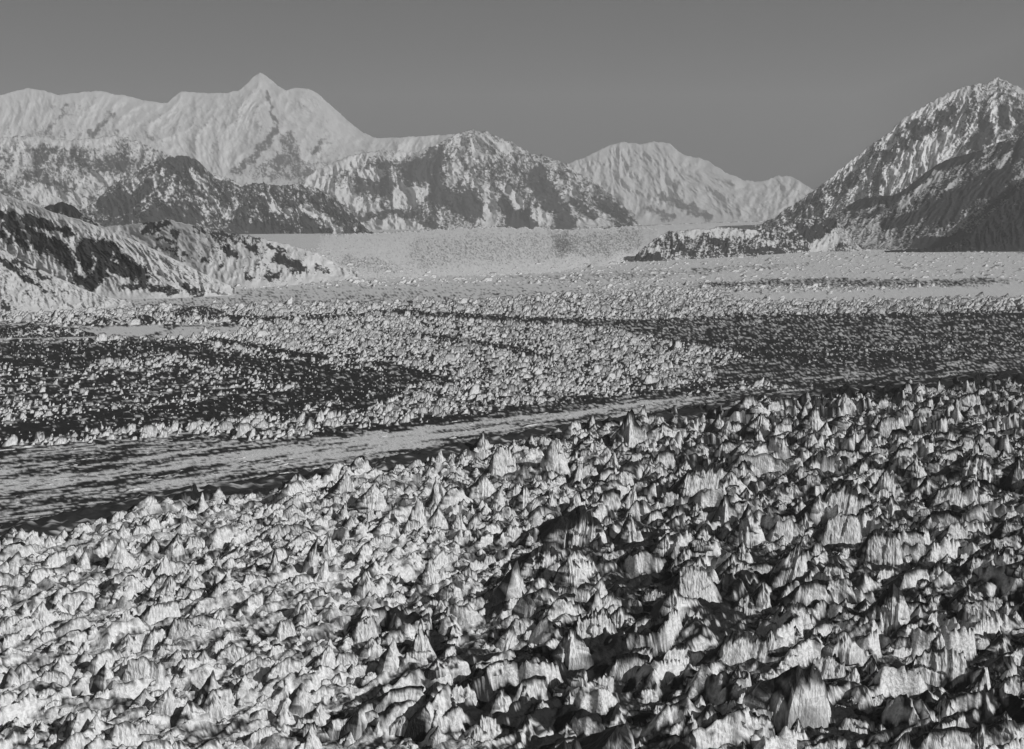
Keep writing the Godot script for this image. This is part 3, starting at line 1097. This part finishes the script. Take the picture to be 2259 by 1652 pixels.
func mountains() -> void:
	mountain("mountain", "broad hazy snow massif with a small pyramid summit, highest and farthest on the left", {
		"ridge": "-260,240 -100,232 0,210 60,193 100,200 125,210 180,203 220,199 250,208 275,210 320,222 370,228 381,214 400,201 440,205 500,204 525,199 545,184 558,169 573,160 590,169 610,187 630,199 650,193 680,195 700,206 720,224 760,260 800,293 830,305 880,303 940,300 1000,296 1060,300 1120,330",
		"foot": "-260,430 400,430 700,420 1120,400", "near": 16500.0, "depth": 4200.0, "relief": 230.0, "wave": 1900.0, "rock": -0.10, "grain": 9.0, "stretch": 3.0, "turn": 62.0, "jag": 2.0, "amount": 0.75, "soft": 0.26, "snow": 0.78,
		"strokes": "r4 0.9 589,200 592,225 598,242 606,262 613,282; r9 0.8 606,288 588,318 560,344 512,382; r17 0.65 636,305 642,340 612,358; r5 0.6 716,308 690,338; r28 0.4 590,370 660,372 740,380; r3 0.6 469,310 470,345; r6 0.5 146,238 126,265 100,290; r7 0.75 248,250 226,278 200,296; r4 .3 60,215 62,235; r34 0.4 720,335 760,355 800,350; r30 0.35 540,390 620,395 700,400; r10 .3 330,300 360,318; r16 .25 20,290 120,296 240,298 330,318"})
	mountain("mountain", "hazy snow mountain with a rounded top, farthest back right of centre", {
		"ridge": "1150,400 1190,380 1240,365 1290,348 1330,325 1370,313 1410,318 1440,312 1475,315 1490,328 1510,343 1560,354 1600,380 1640,397 1665,400 1690,398 1715,388 1745,390 1770,405 1800,422 1850,440 1950,445",
		"foot": "1150,498 1950,494", "near": 19500.0, "depth": 2600.0, "relief": 220.0, "wave": 1300.0, "rock": 0.0, "grain": 9.0, "turn": 60.0, "amount": 0.5, "soft": 0.2, "jag": 3.0, "snow": 0.76,
		"strokes": "r13 0.7 1462,436 1500,452 1560,476; r12 0.7 1436,462 1480,480; r6 0.5 1492,375 1488,425; r10 0.4 1402,350 1385,365; r14 0.7 1328,434 1360,455 1390,482; r12 0.45 1300,395 1270,420"})
	mountain("mountain", "long rocky snow ridge with flat strata below the massif at the left edge", {
		"ridge": "-260,320 -100,312 0,304 50,299 100,303 140,309 200,306 260,300 300,309 350,332 400,356 460,378 520,400",
		"foot": "-260,480 520,480", "near": 10200.0, "depth": 1300.0, "relief": 170.0, "wave": 520.0, "rock": 0.36, "grain": 8.0, "stretch": 2.6, "turn": 8.0, "amount": 0.95, "soft": 0.16, "jag": 5.0, "snow": 0.66,
		"strokes": "s14 0.4 0,312 100,312 240,308; r24 0.4 100,338 135,345 175,360; r20 0.45 225,360 275,362; r14 0.4 70,385 95,388; s12 0.5 180,400 240,395; r10 0.4 0,335 20,360; r10 0.4 105,408 160,420 200,440; s16 0.5 60,425 200,435"})
	mountain("mountain", "snow saddle and round banded rock peak in the middle distance, left of centre", {
		"ridge": "600,430 660,400 700,374 750,352 800,336 850,331 900,336 930,332 950,324 975,311 1000,297 1020,291 1045,287 1070,289 1090,299 1130,314 1166,336 1202,344 1249,360 1273,380 1300,392 1330,415 1360,440 1385,466 1410,495 1430,505",
		"foot": "600,540 800,535 1000,512 1150,512 1430,510", "near": 11000.0, "depth": 1500.0, "relief": 210.0, "wave": 700.0, "rock": 0.50, "grain": 7.0, "stretch": 3.2, "turn": -12.0, "amount": 1.0, "soft": 0.12, "jag": 5.0, "snow": 0.72,
		"strokes": "s18 1.0 690,378 740,362 800,346 880,338 930,330; r26 1 958,345 944,380 950,412; r22 1 970,432 1010,450 1045,458; r14 0.9 1040,430 1060,470; s15 1.6 1076,424 1078,455 1082,500; s12 1.4 1122,424 1142,455; s12 1.4 1185,472 1210,480; r13 1.1 1112,445 1128,478 1140,500; r13 1.1 1148,468 1172,498; r24 1 1185,395 1205,430 1228,465 1248,492; s9 1.5 999,365 1002,400; r18 0.8 820,356 870,350; r20 0.9 800,405 850,412; r24 1 905,368 915,395; s14 1.3 690,398 735,424 780,450 826,464; s10 1 840,388 800,382; s22 1.4 880,436 925,420; r10 0.9 800,480 850,470 905,476; r9 1 930,492 968,508; s22 1.6 830,508 870,494 905,508; r7 .9 1262,440 1310,478; s8 .7 1280,485 1340,490; r12 .7 1330,450 1370,475; s10 .6 1050,300 1120,330; s12 .4 1040,350 1100,345; r15 1 690,505 705,512; r11 1 765,508 780,520; s16 1 735,505 750,520"})
	mountain("mountain", "tall right-hand mountain with a bright snow bowl under its jagged peak", {
		"ridge": "1660,500 1700,484 1730,462 1760,445 1797,418 1837,387 1880,352 1919,321 1950,298 1971,282 1985,268 2000,256 2022,243 2048,229 2070,216 2089,207 2110,197 2130,189 2160,185 2176,186 2190,177 2203,170 2216,179 2240,188 2258,196 2300,212 2360,205 2480,215",
		"foot": "1660,520 1800,500 2000,490 2480,480", "near": 6700.0, "depth": 1500.0, "relief": 130.0, "wave": 330.0, "lean": -0.7, "rock": 0.44, "grain": 8.0, "stretch": 3.4, "turn": -52.0, "amount": 0.85, "soft": 0.12, "jag": 5.0, "snow": 0.74,
		"strokes": "s26 1.5 2012,350 2050,330 2092,308 2078,350; s18 1.3 1965,402 2005,372 2040,365; s10 1.0 2000,264 2050,238 2090,214 2130,198; r13 1.3 2012,276 2022,296; r8 1.2 2044,282 2046,300; r15 1.2 2078,255 2082,282; r8 1 2100,235 2104,255; r12 1.2 1950,345 1966,340; r6 1.2 1988,308 1996,325; r3 1.2 2018,351; r6 0.9 2146,205 2150,228; r18 0.9 2150,315 2180,300; r12 0.9 2170,262 2180,285; r13 0.9 2212,240 2218,275; r13 0.9 2244,255 2248,290; s5 0.9 2125,205 2122,250 2110,290; s5 0.9 2196,200 2190,250 2200,310; s4 .9 2230,220 2230,280; r16 0.4 1880,395 1840,420; r10 0.6 1942,385 1930,410; r18 .3 1800,450 1760,470"})
	mountain("mountain", "dark rocky knob with snow gullies and a long ribbed shoulder, left of centre", {
		"ridge": "170,470 210,445 240,412 275,395 300,388 318,364 345,354 365,349 380,345 400,343 420,347 440,358 450,372 480,391 505,398 540,407 580,405 625,409 660,408 699,414 726,428 760,454 785,480 805,500 830,520 860,534",
		"foot": "170,505 300,505 400,500 500,512 600,530 700,540 860,540", "near": 7600.0, "depth": 800.0, "relief": 150.0, "wave": 300.0, "lean": 0.2, "rock": 0.86, "grain": 8.0, "stretch": 3.4, "turn": 38.0, "amount": 0.95, "soft": 0.10, "jag": 6.0, "snow": 0.70,
		"strokes": "r40 0.5 300,440 260,470; r30 0.5 390,365 420,360; s6 1.3 345,392 340,406; s2 1.3 382,390 380,420; s3 1.2 358,375 345,410 322,440 300,464; s3 1.2 352,425 325,450 305,470; s6 1 366,436; s6 1.1 420,376 440,395 460,425 482,456 500,472; s11 1.0 603,458; s10 1.0 632,470; s9 1.4 664,462 690,468 724,487 745,510 755,535; r16 1 690,508 705,515; r12 1 768,512; s9 .8 520,450 500,480; s6 .7 200,460 240,490; r20 .6 330,480 420,480; r18 .5 520,500 600,505; s5 .9 560,420 600,440; s14 .8 280,420 300,400; s6 0.8 480,388 540,402"})
	mountain("mountain", "low snowy hills with scattered rock outcrops between the glacier and the dark knob", {
		"ridge": "60,470 110,452 135,445 160,452 190,478 230,500 260,497 300,494 340,489 365,485 390,488 420,496 460,506 500,512 560,522 600,531 650,542 700,558 740,580 790,600",
		"foot": "60,600 225,610 400,630 500,640 600,632 700,625 790,612", "near": 0.0, "depth": 420.0, "relief": 40.0, "wave": 150.0, "rock": 0.06, "grain": 9.0, "stretch": 2.2, "turn": 25.0, "amount": 0.8, "soft": 0.08, "jag": 4.0, "snow": 0.60,
		"strokes": "r18 1.4 115,455 145,455 165,466; r8 .8 185,488 205,495; r6 1 320,494 375,490; r9 1 320,510 350,504; r7 0.9 355,525 380,534; r6 .9 378,508 392,520; r8 1 408,560; r8 1.1 450,575; r8 1 483,590; r9 1 495,548 515,562; r6 .8 340,545 385,552; r12 1 610,568 635,578 664,592; r7 .9 545,542 565,552; r8 .9 600,545 620,552; r7 .8 520,560; r10 0.8 595,606 615,608; r7 .8 545,610; r9 .9 700,590 720,596; s30 .4 420,600 480,620; r14 .6 440,500 500,520 560,530"})
	mountain("mountain", "dark scree-streaked ridge descending from the right edge in front of the tall mountain", {
		"ridge": "1700,540 1760,512 1800,492 1850,465 1880,448 1898,438 1931,432 1960,432 1978,429 2000,413 2040,382 2081,354 2105,346 2140,338 2162,333 2195,317 2227,305 2258,292 2350,250 2480,210",
		"foot": "1700,556 2480,552", "near": 4450.0, "depth": 800.0, "relief": 22.0, "wave": 150.0, "lean": -0.9, "rock": 0.72, "grain": 5.0, "stretch": 9.0, "turn": -42.0, "amount": 0.8, "soft": 0.14, "jag": 2.5, "snow": 0.50,
		"strokes": "r11 1 1895,443 1960,437 1990,428 2020,402 2060,370 2110,352 2160,340; r10 1 1878,456 1890,460; r38 0.7 2200,400 2140,440 2080,470; r20 .6 2220,340 2250,330; r12 0.8 1950,497 2000,485 2050,462; s6 1.0 2232,338 2205,360 2195,372; s9 0.7 2070,384 2030,412 1995,448; s5 .8 2110,400 2080,425; s34 0.25 1830,520 1890,508 1950,520; s14 0.5 2080,512 2130,482 2170,450; r14 .8 2030,540 2090,532 2130,525; r7 .8 1840,548 1890,545; s4 .8 2258,380 2220,410; r5 .6 1820,520 1870,495"})
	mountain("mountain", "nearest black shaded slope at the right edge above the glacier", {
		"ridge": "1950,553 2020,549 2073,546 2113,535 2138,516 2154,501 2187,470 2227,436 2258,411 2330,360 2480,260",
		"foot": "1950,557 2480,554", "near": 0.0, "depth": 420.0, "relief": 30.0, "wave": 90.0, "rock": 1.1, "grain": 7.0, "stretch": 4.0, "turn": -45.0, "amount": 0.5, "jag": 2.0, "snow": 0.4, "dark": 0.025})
	mountain("mountain", "low dark rock ridge patched with snow, jutting onto the glacier right of centre", {
		"ridge": "1396,575 1404,560 1415,550 1428,540 1442,527 1460,517 1476,510 1500,507 1550,505 1590,501 1640,505 1680,506 1720,498 1750,491 1780,484 1815,477 1840,482 1860,500 1880,525 1895,545 1905,552",
		"foot": "1396,579 1500,573 1600,568 1700,562 1750,557 1850,554 1905,554", "near": 0.0, "depth": 200.0, "relief": 26.0, "wave": 80.0, "lean": -0.5, "rock": 0.70, "grain": 8.0, "stretch": 2.6, "turn": -35.0, "amount": 1.0, "soft": 0.08, "jag": 4.0, "snow": 0.55, "step": 1.8, "vstep": 1.6,
		"strokes": "s8 0.8 1500,514 1560,510 1625,513; s7 1.1 1434,553 1452,549; r8 0.8 1408,568 1450,570; r10 0.8 1565,528 1600,542; r13 0.8 1765,505 1800,514 1835,492; s14 1.1 1800,545 1850,520 1900,500; s7 0.7 1680,530 1700,540; r8 .7 1650,555 1720,552; r9 .6 1500,545 1530,555; s30 1 1900,530 1950,510; r10 1 1855,480 1880,472; s8 .8 1640,518 1660,512"})
	mountain("icefall", "pale crevassed icefall spilling down into the glacier from the central valley", {
		"ridge": "400,575 480,552 560,538 640,526 700,520 760,516 830,514 900,510 1000,503 1100,500 1250,506 1350,502 1400,500 1450,505",
		"foot": "440,640 700,622 1000,612 1300,598 1380,584 1415,574 1450,560", "near": 0.0, "depth": 5000.0, "relief": 22.0, "wave": 60.0, "rock": 0.16, "grain": 3.6, "stretch": 1.6, "turn": 70.0, "amount": 0.55, "soft": 0.3, "jag": 6.0, "snow": 0.88, "dark": 0.16, "category": "icefall", "along": 0.9, "rib": 0.3,
		"strokes": "r34 0.22 930,560 1100,545 1230,540; r28 0.32 1250,535 1340,540 1390,525; r14 .25 760,575 860,590; r10 .3 640,610 720,622; r12 .3 650,570 700,590"})
	mountain("snowfield", "flat pale snowfield filling the far valley behind the low rock ridge", {
		"ridge": "1340,502 1400,499 1450,496 1550,491 1700,487 1800,484 1900,488", "foot": "1340,522 1900,516", "near": 6300.0, "depth": 4200.0, "relief": 20.0, "wave": 200.0, "along": 0.5, "rock": -0.1, "grain": 6.0, "stretch": 4.0, "turn": 2.0, "amount": 0.35, "soft": 0.3, "jag": 0.8, "snow": 0.80, "dark": 0.2, "category": "snowfield"})
	mountain("mountain", "left snow ridge with a black cliff cut by white gullies", {
		"ridge": "-200,395 -60,415 0,428 71,449 118,469 178,485 225,503 300,531 360,560 420,589 470,613 520,636",
		"foot": "-200,640 0,640 150,655 300,660 400,658 520,650", "near": 0.0, "depth": 330.0, "relief": 26.0, "wave": 60.0, "lean": 0.3, "rock": -0.22, "grain": 6.0, "stretch": 5.0, "turn": 38.0, "amount": 0.6, "soft": 0.07, "jag": 1.5, "snow": 0.60, "step": 2.2, "vstep": 1.8,
		"strokes": "r12 1.5 -60,470 0,478 50,484 100,494 150,516; r24 1.5 -60,500 20,512 70,530 120,552 165,575 215,600; r24 1.5 190,548 240,556 268,588 300,612; r12 1.4 165,612 205,630; r8 1.1 270,631 330,632 385,647; s5 1.9 36,474 58,515 70,545 66,580; s7 1.9 112,512 130,520; s5 1.9 150,526 160,550 172,590 185,612; s3 1.7 107,550 115,570 112,596; s3 1.6 206,562 209,585 198,602; s3 1.7 128,578 134,602; s2 1.6 251,558 253,576; s7 1.3 254,613 275,622 302,624; s4 1.6 0,488 14,520 8,545; s4 1.5 28,510 40,545; r20 0.42 320,555 390,592 450,612; r12 0.35 300,590 380,625; r8 1 405,632 440,648; s4 1.3 80,500 84,510; r5 .9 180,650 195,652"})
	mountain("mountain", "nearest snow slope with thin dark streaks at the left edge", {
		"ridge": "-200,500 -60,530 0,549 30,564 60,581 100,600 140,618 190,640 240,655 300,668",
		"foot": "-200,700 0,695 100,688 300,678", "near": 0.0, "depth": 220.0, "relief": 14.0, "wave": 34.0, "lean": 0.3, "rock": 0.14, "grain": 5.0, "stretch": 6.0, "turn": 31.0, "amount": 0.75, "soft": 0.10, "jag": 1.5, "snow": 0.58, "step": 2.2, "vstep": 1.8,
		"strokes": "r5 1.2 -40,555 0,572 25,588 50,610 86,632; r4 1.1 30,579 62,590 80,602 112,616; r4 0.9 95,640 122,652; r9 0.9 8,674 22,682; s20 .5 40,640 100,665 200,660; r3 .8 140,640 170,650; r3 .8 55,645 80,655"})
	for a in [
		["dark rubble mound with snow pockets at the left edge of the glacier", "-120,734 -40,728 0,722 30,722 50,718 64,711 78,719 90,715 105,718 140,722 170,725 195,732 215,738", "-120,748 0,745 100,746 215,741", "s2 1 30,736 80,733 130,732; s2 1 90,724 100,727; s2 1 140,728 180,734"],
		["smaller dark rubble mound on the snow flat, second from the left edge", "203,711 216,703 228,697 240,704 262,705 290,699 318,694 334,698 350,708", "203,716 300,719 350,712", "s2 1.1 250,708 300,712; s3 1 262,702 285,704"],
		["speckled rubble mound where the snow flat meets the rough ice", "390,691 402,682 415,677 440,675 470,679 500,688", "390,699 450,702 500,694", "s4 .8 430,690; s3 .8 460,688"],
	]:
		mountain("moraine_mound", a[0], {"ridge": a[1], "foot": a[2], "near": 0.0, "depth": 26.0, "relief": 3.0, "wave": 9.0, "rock": 0.95, "grain": 4.0, "stretch": 3.0, "turn": 5.0, "amount": 0.9, "soft": 0.1, "jag": 2.5, "snow": 0.68, "dark": 0.03, "step": 1.6, "vstep": 1.3, "category": "moraine mound", "strokes": a[3]})
